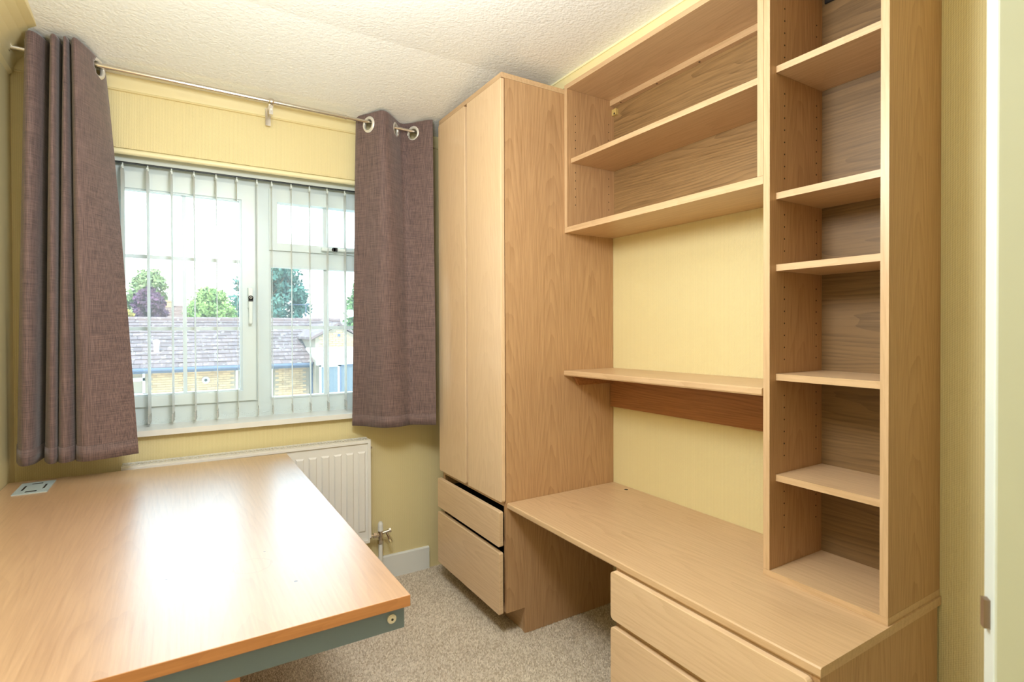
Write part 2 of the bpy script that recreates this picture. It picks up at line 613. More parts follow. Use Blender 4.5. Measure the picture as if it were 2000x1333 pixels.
# carpet pile: short tufts over the part of the floor that is in view
def pile():
    xs, ys = np.meshgrid(np.arange(0.05, 1.74, 0.0062), np.arange(0.75, YW - 0.02, 0.0062))
    x = xs.ravel() + rng.uniform(-0.003, 0.003, xs.size)
    y = ys.ravel() + rng.uniform(-0.003, 0.003, xs.size)
    keep = ~((x > 1.262) & (y > 1.94) & (y < 2.58))
    x, y = x[keep], y[keep]
    k = x.size
    h = rng.uniform(0.005, 0.009, k)
    a = rng.uniform(0, 6.28, k)
    r = rng.uniform(0.0026, 0.0042, k)
    V = np.zeros((k, 4, 3))
    for i in range(3):
        t = a + i * 2.0944
        V[:, i, 0] = x + r * np.cos(t)
        V[:, i, 1] = y + r * np.sin(t)
        V[:, i, 2] = -0.008
    V[:, 3, 0] = x + rng.uniform(-0.003, 0.003, k)
    V[:, 3, 1] = y + rng.uniform(-0.003, 0.003, k)
    V[:, 3, 2] = -0.008 + h
    base = (np.arange(k) * 4)[:, None, None]
    F = (base + np.array([[0, 1, 3], [1, 2, 3], [2, 0, 3]])[None]).reshape(-1, 3)
    me = bpy.data.meshes.new('carpet_pile')
    me.vertices.add(k * 4)
    me.vertices.foreach_set('co', V.ravel())
    me.loops.add(F.size)
    me.loops.foreach_set('vertex_index', F.ravel().astype(np.int32))
    me.polygons.add(len(F))
    me.polygons.foreach_set('loop_start', (np.arange(len(F)) * 3).astype(np.int32))
    me.update(calc_edges=True)
    me.materials.append(m_carpet)
    o = bpy.data.objects.new('carpet_pile', me)
    C.objects.link(o)
    o.parent = fl
    o['kind'] = 'stuff'


pile()

# ------------------------------------------------------------------ window
win = thing('window_1', 'white framed casement window with glazing bars and open view', 'window', (0.333, 2.905, 0.852), kind='structure')
FY = 2.905


def bars(name, rects, y0, y1, m, parent, bevel=0.003):
    bm = bmesh.new()
    for (x0, x1, z0, z1) in rects:
        BX(bm, x0, x1, y0, y1, z0, z1)
    return obj(name, bm, m, parent, bevel=bevel, seg=1)


bars('window_frame', [(HX0, -0.262, HZ0, HZ1), (0.930, HX1, HZ0, HZ1), (-0.262, 0.930, HZ0, 0.955), (-0.262, 0.930, 1.992, HZ1), (0.320, 0.386, 0.955, 1.992),
                      (0.386, 0.930, 1.616, 1.690)], FY, FY + 0.065, m_pvc, win)
# left opening sash
sash = bars('sash', [(-0.268, -0.207, 0.957, 1.990), (0.264, 0.324, 0.957, 1.990), (-0.207, 0.264, 0.957, 1.004), (-0.207, 0.264, 1.919, 1.990)], FY - 0.016, FY + 0.045, m_pvc, win)
bars('glazing_bead', [(-0.207, -0.198, 1.004, 1.919), (0.255, 0.264, 1.004, 1.919), (-0.198, 0.255, 1.004, 1.011), (-0.198, 0.255, 1.912, 1.919)], FY - 0.006, FY + 0.03, m_bar, sash, 0.001)
bars('glazing_bar', [(0.0205, 0.0365, 1.004, 1.919)], FY + 0.020, FY + 0.0335, m_bar, sash, 0.001)
bars('glazing_bar', [(-0.207, 0.264, 1.618, 1.634)], FY + 0.022, FY + 0.034, m_bar, sash, 0.001)
bars('glazing_bar', [(-0.207, 0.264, 1.295, 1.311)], FY + 0.022, FY + 0.034, m_bar, sash, 0.001)
part_label(bars('pane', [(-0.2065, 0.2635, 1.0045, 1.9185)], FY + 0.036, FY + 0.038, m_glass, sash, 0), 'clear glass')
# vent sash, top right
vent = bars('vent_sash', [(0.385, 0.423, 1.688, 1.990), (0.891, 0.931, 1.688, 1.990), (0.423, 0.891, 1.688, 1.725), (0.423, 0.891, 1.927, 1.990)], FY - 0.016, FY + 0.045, m_pvc, win)
bars('glazing_bar', [(0.649, 0.665, 1.725, 1.927)], FY + 0.022, FY + 0.034, m_bar, vent, 0.001)
part_label(bars('pane', [(0.4235, 0.8905, 1.7255, 1.9265)], FY + 0.036, FY + 0.038, m_glass, vent, 0), 'clear glass')
# fixed light, bottom right
fix = bars('fixed_bead', [(0.386, 0.394, 0.955, 1.616), (0.922, 0.930, 0.955, 1.616), (0.394, 0.922, 0.955, 0.963), (0.394, 0.922, 1.606, 1.616)], FY - 0.004, FY + 0.04, m_bar, win, 0.001)
bars('glazing_bar', [(0.649, 0.665, 0.963, 1.606)], FY + 0.020, FY + 0.0335, m_bar, fix, 0.001)
bars('glazing_bar', [(0.394, 0.922, 1.299, 1.315)], FY + 0.022, FY + 0.034, m_bar, fix, 0.001)
part_label(bars('pane', [(0.3945, 0.9215, 0.9635, 1.6055)], FY + 0.036, FY + 0.038, m_glass, fix, 0), 'clear glass')
# handles
bm = bmesh.new()
BX(bm, 0.285, 0.309, FY - 0.026, FY - 0.016, 1.40, 1.50)
BX(bm, 0.287, 0.307, FY - 0.052, FY - 0.026, 1.462, 1.498)
PRISM(bm, [(0.288, FY - 0.052, 1.492), (0.308, FY - 0.052, 1.492), (0.304, FY - 0.056, 1.325), (0.290, FY - 0.056, 1.325)], (0, 0.014, 0))
h1 = obj('window_handle', bm, m_pvc, win, bevel=0.003)
bm = bmesh.new()
CYL(bm, (0.2975, FY - 0.052, 1.449), (0.2975, FY - 0.0545, 1.449), 0.0115, 14)
BX(bm, 0.287, 0.308, FY - 0.0545, FY - 0.052, 1.432, 1.449)
part_label(obj('lock', bm, m_black, h1), 'black key lock')
bm = bmesh.new()
RING(bm, (0.2975, FY - 0.0548, 1.449), (0, 1, 0), 0.006, 0.0035, 0.002, 12)
part_label(obj('keyhole_ring', bm, m_ring, h1), 'metal ring')
bm = bmesh.new()
BX(bm, 0.628, 0.720, FY - 0.026, FY - 0.016, 1.695, 1.717)
PRISM(bm, [(0.626, FY - 0.052, 1.697), (0.626, FY - 0.052, 1.715), (0.82, FY - 0.056, 1.712), (0.82, FY - 0.056, 1.700)], (0, 0.014, 0))
BX(bm, 0.632, 0.665, FY - 0.052, FY - 0.026, 1.697, 1.715)
h2 = obj('window_handle', bm, m_pvc, win, bevel=0.003)
bm = bmesh.new()
CYL(bm, (0.684, FY - 0.052, 1.706), (0.684, FY - 0.0565, 1.706), 0.010, 14)
BX(bm, 0.684, 0.703, FY - 0.0565, FY - 0.052, 1.696, 1.716)
part_label(obj('lock', bm, m_black, h2), 'black key lock')
# sill board
bm = bmesh.new()
BX(bm, HX0 - 0.02, HX1 + 0.02, YW - 0.034, FY, 0.852, 0.876)
obj('window_sill', bm, m_white, win, bevel=0.006, seg=3)

# ------------------------------------------------------------------ vertical blind
bl = thing('vertical_blind', 'white vertical blind with narrow vanes turned edge-on before the window', 'blind', (0.33, 2.847, 2.01))
box('headrail', (-0.31, 0.97, 2.838, 2.876, 2.017, 2.0535), m_pvc, bl, 0.004)
bm = bmesh.new()
BX(bm, -0.31, 0.97, 2.842, 2.858, 2.0125, 2.0170)
part_label(obj('track_slot', bm, m_black, bl), 'dark slot under the rail')
VX = [-0.283, -0.195, -0.106, -0.018, 0.068, 0.156, 0.241, 0.327, 0.392, 0.480, 0.566, 0.652, 0.740, 0.826, 0.912]
ang = math.radians(6.0)
dv = Vector((math.sin(ang), math.cos(ang), 0))
nv = Vector((math.cos(ang), -math.sin(ang), 0))


def vane_mesh(x):
    bm = bmesh.new()
    rows = [(1.994, 0.022), (1.975, 0.041), (1.45, 0.041), (0.888, 0.041)]
    L = []
    for z, hw in rows:
        bow = 0.0012
        for s, k in ((-1, 0), (0, 1), (1, 0)):
            pass
        L.append([bm.verts.new(Vector((x, 2.847, z)) + dv * (hw * s) + nv * (bow if s == 0 else 0)) for s in (-1, 0, 1)])
    for a, b in zip(L[:-1], L[1:]):
        for i in range(2):
            bm.faces.new((a[i], a[i + 1], b[i + 1], b[i]))
    bmesh.ops.solidify(bm, geom=bm.faces[:], thickness=0.0009)
    return bm


v0 = obj('vane', vane_mesh(VX[0]), m_vane, bl)
bm = bmesh.new()
PRISM(bm, [Vector((VX[0], 2.847, 0.893)) - dv * 0.040 - nv * 0.0016, Vector((VX[0], 2.847, 0.893)) + dv * 0.040 - nv * 0.0016,
           Vector((VX[0], 2.847, 0.893)) + dv * 0.040 + nv * 0.0016, Vector((VX[0], 2.847, 0.893)) - dv * 0.040 + nv * 0.0016], (0, 0, 0.036))
wt0 = obj('weight', bm, m_weight, v0)
part_label(wt0, 'grey bottom weight')
bm = bmesh.new()
CYL(bm, (VX[0], 2.847, 1.99), (VX[0], 2.847, 2.0126), 0.003, 8)
BX(bm, VX[0] - 0.004, VX[0] + 0.004, 2.839, 2.855, 1.988, 2.002)
hk0 = obj('hanger', bm, m_pvc, v0)
for x in VX[1:]:
    d = x - VX[0]
    v = v0.copy()
    C.objects.link(v)
    v.location.x += d
    v.parent = bl
    for ch in (wt0, hk0):
        c = ch.copy()
        C.objects.link(c)
        c.parent = v
bm = bmesh.new()
for a, b in zip(VX[:-1], VX[1:]):
    for s in (-0.036, 0.036):
        for i in range(11):
            t = i / 10
            q = Vector((a + (b - a) * t, 2.847, 0.917 - 0.022 * 4 * t * (1 - t))) + dv * s
            bmesh.ops.create_icosphere(bm, subdivisions=1, radius=0.0019, matrix=Matrix.Translation(q))
ch = obj('bead_chain', bm, m_pvc, bl)
ch['kind'] = 'stuff'


# ------------------------------------------------------------------ curtains
def chaikin(P, it=3):
    P = np.array(P, float)
    for _ in range(it):
        q = np.empty((2 * len(P), P.shape[1]))
        q[0], q[-1] = P[0], P[-1]
        q[1:-1:2] = P[:-1] * 0.75 + P[1:] * 0.25
        q[2:-1:2] = P[:-1] * 0.25 + P[1:] * 0.75
        P = q
    return P


ROD_Y = 2.64


def rod_z(x):
    return 2.3285 - 0.012 * (x + 0.47)


def curtain(name, label, pairs, ztop, zbot, holes):
    P = chaikin([a + b for a, b in pairs], 3)
    zs = list(np.linspace(ztop, ztop - 0.10, 18)) + list(np.linspace(ztop - 0.10, zbot, 46))[1:]
    bm = bmesh.new()
    grid = []
    for z in zs:
        t = (ztop - z) / (ztop - zbot)
        k = t ** 0.85
        row = []
        for j, q in enumerate(P):
            ww = math.sin(3.1 * z + j * 0.09) * 0.003 * math.sin(math.pi * min(1, t * 1.1))
            row.append(bm.verts.new((q[0] * (1 - k) + q[2] * k, q[1] * (1 - k) + q[3] * k + ww, z)))
        grid.append(row)
    for r in range(len(zs) - 1):
        for j in range(len(P) - 1):
            c = (grid[r][j].co + grid[r + 1][j + 1].co) / 2
            if any((c - Vector(h)).length < 0.031 for h in holes):
                continue
            bm.faces.new((grid[r][j], grid[r + 1][j], grid[r + 1][j + 1], grid[r][j + 1]))
    bmesh.ops.delete(bm, geom=[v for v in bm.verts if not v.link_faces], context='VERTS')
    o = obj(name, bm, m_fab, smooth=True)
    tag(o, label, 'curtain')
    md = o.modifiers.new('cloth_thickness', 'SOLIDIFY')
    md.thickness = 0.003
    md.offset = 0
    # stitched header band
    bm = bmesh.new()
    rows = []
    for z in (ztop - 0.099, ztop - 0.101):
        t = (ztop - z) / (ztop - zbot)
        k = t ** 0.85
        rows.append([(q[0] * (1 - k) + q[2] * k, q[1] * (1 - k) + q[3] * k, z) for q in P])
    # hem fold at the bottom
    zz = [zbot - 0.0005, zbot + 0.055]
    L = []
    for z in zz:
        k = ((ztop - z) / (ztop - zbot)) ** 0.85
        row = []
        for j, q in enumerate(P):
            tx = P[min(j + 1, len(P) - 1)] - P[max(j - 1, 0)]
            nn = Vector((-tx[3], tx[2], 0))
            nn = nn.normalized() if nn.length else Vector((0, -1, 0))
            row.append(bm.verts.new(Vector((q[0] * (1 - k) + q[2] * k, q[1] * (1 - k) + q[3] * k, z)) - nn * 0.0025))
        L.append(row)
    for j in range(len(P) - 1):
        bm.faces.new((L[0][j], L[0][j + 1], L[1][j + 1], L[1][j]))
    hem = obj('hem', bm, m_fab, o, smooth=True)
    md = hem.modifiers.new('cloth_thickness', 'SOLIDIFY')
    md.thickness = 0.0015
    md.offset = 0
    return o


LP = [((-.470, 2.700), (-.512, 2.690)), ((-.459, 2.580), (-.497, 2.607)), ((-.443, 2.522), (-.468, 2.512)), ((-.421, 2.528), (-.440, 2.545)),
      ((-.396, 2.590), (-.437, 2.620)), ((-.389, 2.710), (-.428, 2.690)), ((-.388, 2.580), (-.420, 2.600)), ((-.376, 2.508), (-.391, 2.505)),
      ((-.363, 2.512), (-.376, 2.535)), ((-.357, 2.590), (-.378, 2.62)), ((-.354, 2.700), (-.383, 2.68)), ((-.350, 2.580), (-.381, 2.597)),
      ((-.339, 2.495), (-.360, 2.495)), ((-.330, 2.534), (-.322, 2.541)), ((-.329, 2.680), (-.326, 2.66)), ((-.326, 2.56), (-.320, 2.53)),
      ((-.314, 2.498), (-.300, 2.496)), ((-.301, 2.508), (-.284, 2.495)), ((-.271, 2.592), (-.230, 2.510)), ((-.246, 2.693), (-.175, 2.533)), ((-.244, 2.748), (-.133, 2.551))]
e_l = [((-0.2590, ROD_Y, rod_z(-.26) - 0.013), (0.86, -0.51, 0))]
cl = curtain('curtain', 'brown woven eyelet curtain gathered at the left of the window beside the wall', LP, 2.355, 0.82, [e[0] for e in e_l])
RP = [((.767, 2.722), (.735, 2.705)), ((.772, 2.690), (.750, 2.690)), ((.805, 2.640), (.791, 2.650)), ((.842, 2.566), (.835, 2.566)), ((.865, 2.566), (.870, 2.550)),
      ((.891, 2.584), (.905, 2.548)), ((.950, 2.650), (.946, 2.552)), ((.989, 2.690), (.985, 2.578)), ((1.022, 2.660), (1.020, 2.555)), ((1.057, 2.603), (1.055, 2.530)),
      ((1.089, 2.560), (1.085, 2.510)), ((1.105, 2.553), (1.095, 2.502))]
e_r = [((0.806, ROD_Y, rod_z(.8) - 0.013), (0.90, 0.44, 0)), ((0.938, ROD_Y, rod_z(.94) - 0.013), (0.75, -0.66, 0)), ((1.036, ROD_Y, rod_z(1.03) - 0.013), (0.85, 0.53, 0))]
cr = curtain('curtain', 'brown woven eyelet curtain hanging between the window and the wardrobe', RP, 2.355, 0.82, [e[0] for e in e_r])
for par, es in ((cl, e_l), (cr, e_r)):
    for c, ax in es:
        bm = bmesh.new()
        RING(bm, c, ax, 0.041, 0.026, 0.010)
        part_label(obj('eyelet', bm, m_ring, par, smooth=True), 'metal eyelet ring')

pole = thing('curtain_pole', 'thin polished metal curtain pole spanning above the window', 'curtain pole', (0.36, 2.64, 2.3))
bm = bmesh.new()
CYL(bm, (-0.527, ROD_Y, rod_z(-0.527)), (0.69, ROD_Y, rod_z(0.69)), 0.0095, 20)
CYL(bm, (0.69, ROD_Y, rod_z(0.69)), (0.697, ROD_Y, rod_z(0.697)), 0.0105, 20)
obj('outer_tube', bm, m_chrome, pole, smooth=False)
bm = bmesh.new()
CYL(bm, (0.69, ROD_Y, rod_z(0.69)), (1.125, ROD_Y, rod_z(1.125)), 0.0075, 20)
obj('inner_tube', bm, m_chrome, pole)
bm = bmesh.new()
zc = rod_z(0.364)
RING(bm, (0.364, ROD_Y, zc), (1, 0, 0), 0.0145, 0.0097, 0.011, 20)
BX(bm, 0.354, 0.374, ROD_Y + 0.006, YW - 0.020, zc - 0.018, zc - 0.006)
BX(bm, 0.353, 0.375, YW - 0.024, YW - 0.018, zc - 0.075, zc + 0.005)
BX(bm, 0.356, 0.372, ROD_Y + 0.004, ROD_Y + 0.014, zc - 0.055, zc - 0.010)
br = obj('bracket', bm, m_chrome, pole, bevel=0.001)
bm = bmesh.new()
CYL(bm, (0.364, ROD_Y + 0.004, zc - 0.035), (0.364, ROD_Y - 0.001, zc - 0.035), 0.005, 10)
obj('screw', bm, m_ring, br)
for x in (-0.532, 1.128):
    bm = bmesh.new()
    CYL(bm, (x, ROD_Y, rod_z(x)), (x + (0.02 if x < 0 else -0.02), ROD_Y, rod_z(x)), 0.016, 18)
    obj('end_stop', bm, m_chrome, pole, bevel=0.002)
bm = bmesh.new()
BX(bm, 1.108, 1.124, ROD_Y + 0.004, YW - 0.018, rod_z(1.1) - 0.045, rod_z(1.1) - 0.010)
BX(bm, 1.105, 1.127, YW - 0.024, YW - 0.018, rod_z(1.1) - 0.075, rod_z(1.1))
obj('bracket', bm, m_chrome, pole, bevel=0.001)

# ------------------------------------------------------------------ radiator
rad = thing('radiator', 'white panel radiator with vertical flutes below the window', 'radiator', (0.31, 2.70, 0.235))
bm = bmesh.new()
BX(bm, -0.19, 0.806, 2.668, 2.676, 0.236, 0.733)
x = -0.155
while x < 0.775:
    a, c = 0.026, 0.016
    z0, z1 = 0.300, 0.685
    v = [bm.verts.new(p) for p in ((x - a / 2 - 0.006, 2.668, z0 - 0.008), (x + a / 2 + 0.006, 2.668, z0 - 0.008), (x + a / 2 + 0.006, 2.668, z1 + 0.008), (x - a / 2 - 0.006, 2.668, z1 + 0.008),
                                   (x - a / 2, 2.6615, z0), (x + a / 2, 2.6615, z0), (x + a / 2, 2.6615, z1), (x - a / 2, 2.6615, z1))]
    for f in ((4, 5, 6, 7), (0, 1, 5, 4), (1, 2, 6, 5), (2, 3, 7, 6), (3, 0, 4, 7)):
        bm.faces.new([v[i] for i in f])
    x += 0.0577
BX(bm, -0.19, 0.806, 2.660, 2.676, 0.733, 0.744)
BX(bm, -0.19, 0.806, 2.660, 2.676, 0.236, 0.250)
BX(bm, -0.19, -0.182, 2.660, 2.676, 0.25, 0.733)
BX(bm, 0.798, 0.806, 2.660, 2.676, 0.25, 0.733)
obj('front_panel', bm, m_rad, rad)
box('side_panel', (0.806, 0.813, 2.662, 2.738, 0.26, 0.744), m_rad, rad, 0.002)
box('side_panel', (-0.197, -0.19, 2.662, 2.738, 0.26, 0.744), m_rad, rad, 0.002)
box('back_panel', (-0.18, 0.796, 2.728, 2.734, 0.24, 0.725), m_rad, rad, 0)
bm = bmesh.new()
BX(bm, -0.197, 0.813, 2.662, 2.672, 0.744, 0.750)
BX(bm, -0.197, 0.813, 2.728, 2.738, 0.744, 0.750)
BX(bm, -0.197, 0.813, 2.697, 2.702, 0.742, 0.748)
x = -0.19
while x < 0.811:
    BX(bm, x - 0.0035, x + 0.0035, 2.670, 2.730, 0.742, 0.748)
    x += 0.0157
obj('top_grille', bm, m_grille, rad)
bm = bmesh.new()
x = -0.16
while x < 0.78:
    BX(bm, x, x + 0.0012, 2.680, 2.724, 0.28, 0.70)
    BX(bm, x, x + 0.03, 2.680, 2.6815, 0.28, 0.70)
    x += 0.06
fin = part_label(obj('convector_fins', bm, m_grille, rad), 'folded fins inside')
bm = bmesh.new()
CYL(bm, (0.813, 2.70, 0.70), (0.826, 2.70, 0.70), 0.008, 12)
CYL(bm, (0.826, 2.70, 0.70), (0.830, 2.70, 0.70), 0.005, 10)
part_label(obj('bleed_plug', bm, m_chrome, rad), 'metal bleed plug')
for xx in (0.05, 0.56):
    bm = bmesh.new()
    BX(bm, xx, xx + 0.03, 2.734, YW - 0.002, 0.32, 0.68)
    obj('wall_bracket', bm, m_rad, rad)
va = thing('radiator_valve', 'chrome drain valve with white cap on a white pipe beside the radiator', 'valve', (0.872, 2.70, 0.0))
bm = bmesh.new()
CYL(bm, (0.872, 2.70, -0.008), (0.872, 2.70, 0.225), 0.0105, 18)
part_label(obj('pipe', bm, m_white, va, smooth=False), 'white painted pipe')
bm = bmesh.new()
CYL(bm, (0.814, 2.70, 0.252), (0.826, 2.70, 0.252), 0.011, 6)
CYL(bm, (0.826, 2.70, 0.252), (0.835, 2.70, 0.252), 0.008, 14)
CYL(bm, (0.835, 2.70, 0.252), (0.852, 2.70, 0.252), 0.0145, 6)
CYL(bm, (0.850, 2.70, 0.252), (0.874, 2.70, 0.252), 0.010, 14)
CYL(bm, (0.872, 2.70, 0.222), (0.872, 2.70, 0.270), 0.0125, 14)
CYL(bm, (0.872, 2.70, 0.206), (0.872, 2.70, 0.224), 0.0155, 6)
CYL(bm, (0.872, 2.70, 0.256), (0.916, 2.688, 0.268), 0.008, 12)
CYL(bm, (0.914, 2.689, 0.268), (0.924, 2.686, 0.270), 0.012, 6)
CYL(bm, (0.900, 2.692, 0.262), (0.914, 2.675, 0.222), 0.0065, 10)
CYL(bm, (0.912, 2.677, 0.226), (0.917, 2.671, 0.214), 0.008, 6)
obj('valve_body', bm, m_chrome, va)
bm = bmesh.new()
CYL(bm, (0.872, 2.70, 0.270), (0.872, 2.70, 0.306), 0.0135, 18, 0.0125)
CYL(bm, (0.872, 2.70, 0.306), (0.872, 2.70, 0.316), 0.0125, 18, 0.008)
part_label(obj('cap', bm, m_white, va), 'white plastic cap')

# ------------------------------------------------------------------ wardrobe
WY0, WY1 = 1.941, 2.570
wd = thing('wardrobe', 'tall pale wood wardrobe with two doors over two drawers, beside the right curtain', 'wardrobe', (1.46, 2.255, 0))


def side(y0, y1, name='side_panel'):
    bm = bmesh.new()
    PRISM(bm, [(1.1645, y0, 0.105), (1.257, y0, 0.105), (1.257, y0, -0.006), (XR - 0.002, y0, -0.006), (XR - 0.002, y0, 2.340), (1.1645, y0, 2.340)], (0, y1 - y0, 0))
    return obj(name, bm, w_side, wd)


side(WY0, WY0 + 0.019)
side(WY1 - 0.019, WY1)
box('top_panel', (1.147, XR - 0.002, WY0, WY1, 2.341, 2.362), w_shelf, wd)
box('plinth', (1.260, 1.275, WY0 + 0.019, WY1 - 0.019, -0.006, 0.105), w_shelf, wd)
box('bottom_panel', (1.165, XR - 0.02, WY0 + 0.019, WY1 - 0.019, 0.106, 0.124), w_shelf, wd)
box('back_panel', (XR - 0.018, XR - 0.006, WY0 + 0.019, WY1 - 0.019, 0.12, 2.34), w_back, wd, 0)
box('cross_rail', (1.163, XR - 0.02, WY0 + 0.019, WY1 - 0.019, 0.551, 0.569), w_shelf, wd)
box('cross_rail', (1.190, 1.215, WY0 + 0.019, WY1 - 0.019, 0.362, 0.380), w_shelf, wd)
box('centre_post', (1.188, 1.206, 2.225, 2.298, 0.569, 2.34), w_side, wd)
for y0, y1 in ((WY0, 2.2495), (2.2715, WY1)):
    bm = bmesh.new()
    RPLATE(bm, 1.143, 1.1605, y0, y1, 0.571, 2.3375, 0.012, (1, 1, 1, 1) if y0 > 2 else (1, 0, 0, 0))
    obj('door', bm, w_door, wd, bevel=0.0012, seg=1)
for z0, z1 in ((0.388, 0.535), (0.104, 0.3635)):
    bm = bmesh.new()
    RPLATE(bm, 1.130, 1.150, WY0 + 0.001, WY1 - 0.004, z0, z1, 0.008)
    dr = obj('drawer', bm, w_drawer, wd, bevel=0.0012, seg=1)
    bm = bmesh.new()
    for a, b in ((WY0 + 0.034, WY0 + 0.046), (WY1 - 0.046, WY1 - 0.034)):
        BX(bm, 1.150, 1.62, a, b, z0 + 0.03, z1 - 0.035)
    BX(bm, 1.150, 1.62, WY0 + 0.034, WY1 - 0.034, z0 + 0.03, z0 + 0.038)
    BX(bm, 1.61, 1.62, WY0 + 0.034, WY1 - 0.034, z0 + 0.03, z1 - 0.035)
    part_label(obj('drawer_box', bm, m_dark, dr), 'dark drawer box behind the front')

# ------------------------------------------------------------------ built-in worktop, pedestal
wt = thing('worktop', 'long pale oak desk worktop along the right wall', 'desk', (1.46, 1.29, 0.546))
bm = bmesh.new()
PRISM(bm, [(1.169, 0, 0.546), (1.167, 0, 0.550), (1.168, 0, 0.565), (1.172, 0, 0.568), (XR - 0.001, 0, 0.568), (XR - 0.001, 0, 0.546)], (0, 1.3, 0))
for v in bm.verts:
    v.co.y = 0.6395 if v.co.y < 0.5 else 1.9395
obj('board', bm, w_shelf, wt)
bm = bmesh.new()
CYL(bm, (1.722, 1.816, 0.5676), (1.722, 1.816, 0.5684), 0.009, 16)
part_label(obj('cable_hole', bm, m_dark, wt), 'small dark cable hole')

pd = thing('drawer_pedestal', 'pale wood drawer pedestal under the near end of the worktop', 'drawers', (1.46, 0.96, 0))
bm = bmesh.new()
PRISM(bm, [(1.173, 0.643, 0.105), (1.26, 0.643, 0.105), (1.26, 0.643, -0.006), (1.744, 0.643, -0.006), (1.744, 0.643, 0.545), (1.173, 0.643, 0.545)], (0, 0.019, 0))
obj('side_panel', bm, w_side, pd)
bm = bmesh.new()
PRISM(bm, [(1.173, 1.262, 0.105), (1.26, 1.262, 0.105), (1.26, 1.262, -0.006), (1.744, 1.262, -0.006), (1.744, 1.262, 0.545), (1.173, 1.262, 0.545)], (0, 0.019, 0))
obj('side_panel', bm, w_side, pd)
box('back_panel', (1.73, 1.742, 0.662, 1.262, 0.0, 0.545), w_back, pd, 0)
box('plinth', (1.262, 1.277, 0.662, 1.262, -0.006, 0.105), w_shelf, pd, 0)
box('cross_rail', (1.1745, 1.215, 0.662, 1.262, 0.520, 0.545), w_shelf, pd)
box('cross_rail', (1.1715, 1.21, 0.662, 1.262, 0.358, 0.396), w_shelf, pd)
for z0, z1 in ((0.388, 0.539), (0.104, 0.3655)):
    bm = bmesh.new()
    RPLATE(bm, 1.150, 1.169, 0.655, 1.284, z0, z1, 0.014)
    dr = obj('drawer', bm, w_drawer, pd, bevel=0.0015, seg=2)
    bm = bmesh.new()
    for a, b in ((0.675, 0.687), (1.237, 1.249)):
        BX(bm, 1.169, 1.66, a, b, z0 + 0.02, z1 - 0.03)
    BX(bm, 1.169, 1.66, 0.675, 1.249, z0 + 0.02, z0 + 0.028)
    part_label(obj('drawer_box', bm, m_dark, dr), 'dark drawer box behind the front')

# ------------------------------------------------------------------ tall narrow bookcase
XF = 1.472
bc = thing('bookcase', 'tall narrow oak bookcase with five shelves standing on the worktop end', 'bookcase', (1.61, 0.81, 0.568))
box('base_board', (XF, XR - 0.001, 0.6435, 0.9755, 0.5685, 0.587), w_shelf, bc)


def upright(name, y0, y1, parent, z0, z1, x0=XF):
    bm = bmesh.new()
    BX(bm, x0, XR - 0.001, y0, y1, z0, z1)
    o = obj(name, bm, [w_side, w_edge], parent, bevel=0.001, seg=1)
    for f in o.data.polygons:
        if f.normal.x < -0.9:
            f.material_index = 1
    return o


def shelf(x0, y0, y1, z0, z1, parent, name='shelf', x1=XR - 0.014, m=None):
    return box(name, (x0, x1, y0, y1, z0, z1), m or w_shelf, parent)


upright('side_panel', 0.6435, 0.6625, bc, 0.5875, 2.358)
upright('side_panel', 0.9555, 0.9755, bc, 0.5875, 2.358)
shelf(XF, 0.6435, 0.9755, 2.3585, 2.378, bc, 'top_board')
box('back_panel', (XR - 0.013, XR - 0.003, 0.6625, 0.9555, 0.587, 2.358), w_back_shaded, bc, 0)
for zt in (2.067, 1.696, 1.485, 1.163, 0.865):
    shelf(1.502, 0.663, 0.955, zt - 0.019, zt, bc)


def pegs(parent, y, ny, xs, zs):
    bm = bmesh.new()
    for x in xs:
        for z in zs:
            CYL(bm, (x, y, z), (x, y + 0.0006 * ny, z), 0.0024, 8)
    o = part_label(obj('peg_holes', bm, m_dark, parent), 'rows of small dark shelf peg holes')
    o['kind'] = 'stuff'


pz = [z for z in np.arange(0.70, 2.28, 0.036) if not any(abs(z - (t - 0.01)) < 0.045 for t in (2.067, 1.696, 1.485, 1.163, 0.865))]
pegs(bc, 0.9555, -1, (1.545, 1.715), pz)
bm = bmesh.new()
BX(bm, XR - 0.02, XR - 0.013, 0.915, 0.945, 2.318, 2.352)
part_label(obj('hanging_bracket', bm, m_black, bc), 'dark metal hanging bracket')

# ------------------------------------------------------------------ wall shelf unit
wu = thing('wall_shelf_unit', 'wide open oak wall unit with three boards hung between wardrobe and bookcase', 'shelf unit', (1.61, 1.457, 1.723))
UY0, UY1 = 0.9765, 1.9400
shelf(XF, UY0, UY1, 2.3585, 2.378, wu, 'top_board', XR - 0.001)
shelf(XF, UY0, UY1, 1.7235, 1.7475, wu, 'bottom_board', XR - 0.001)
upright('side_panel', UY1 - 0.019, UY1, wu, 1.748, 2.358)
upright('side_panel', UY0, UY0 + 0.019, wu, 1.748, 2.358)
box('back_panel', (XR - 0.012, XR - 0.003, UY0 + 0.019, UY1 - 0.019, 1.748, 2.358), w_back, wu, 0)
shelf(1.493, UY0 + 0.0195, UY1 - 0.0195, 2.033, 2.053, wu)
bt = box('hanging_batten', (1.722, XR - 0.013, UY0 + 0.0195, UY1 - 0.0195, 2.333, 2.358), w_shelf, wu, 0.001)
for y in (1.86, 1.64, 1.42, 1.17, 1.02):
    bm = bmesh.new()
    CYL(bm, (1.734, y, 2.3331), (1.734, y, 2.3322), 0.004, 10)
    part_label(obj('screw', bm, m_black, bt), 'dark screw head')
bm = bmesh.new()
BX(bm, 1.734, XR - 0.012, 1.893, 1.9205, 2.290, 2.318)
hb = obj('hanging_bracket', bm, plain('cream_plastic', lin(206, 178, 110), 0.5), wu, bevel=0.002)
part_label(hb, 'small cream plastic hanging bracket')
bm = bmesh.new()
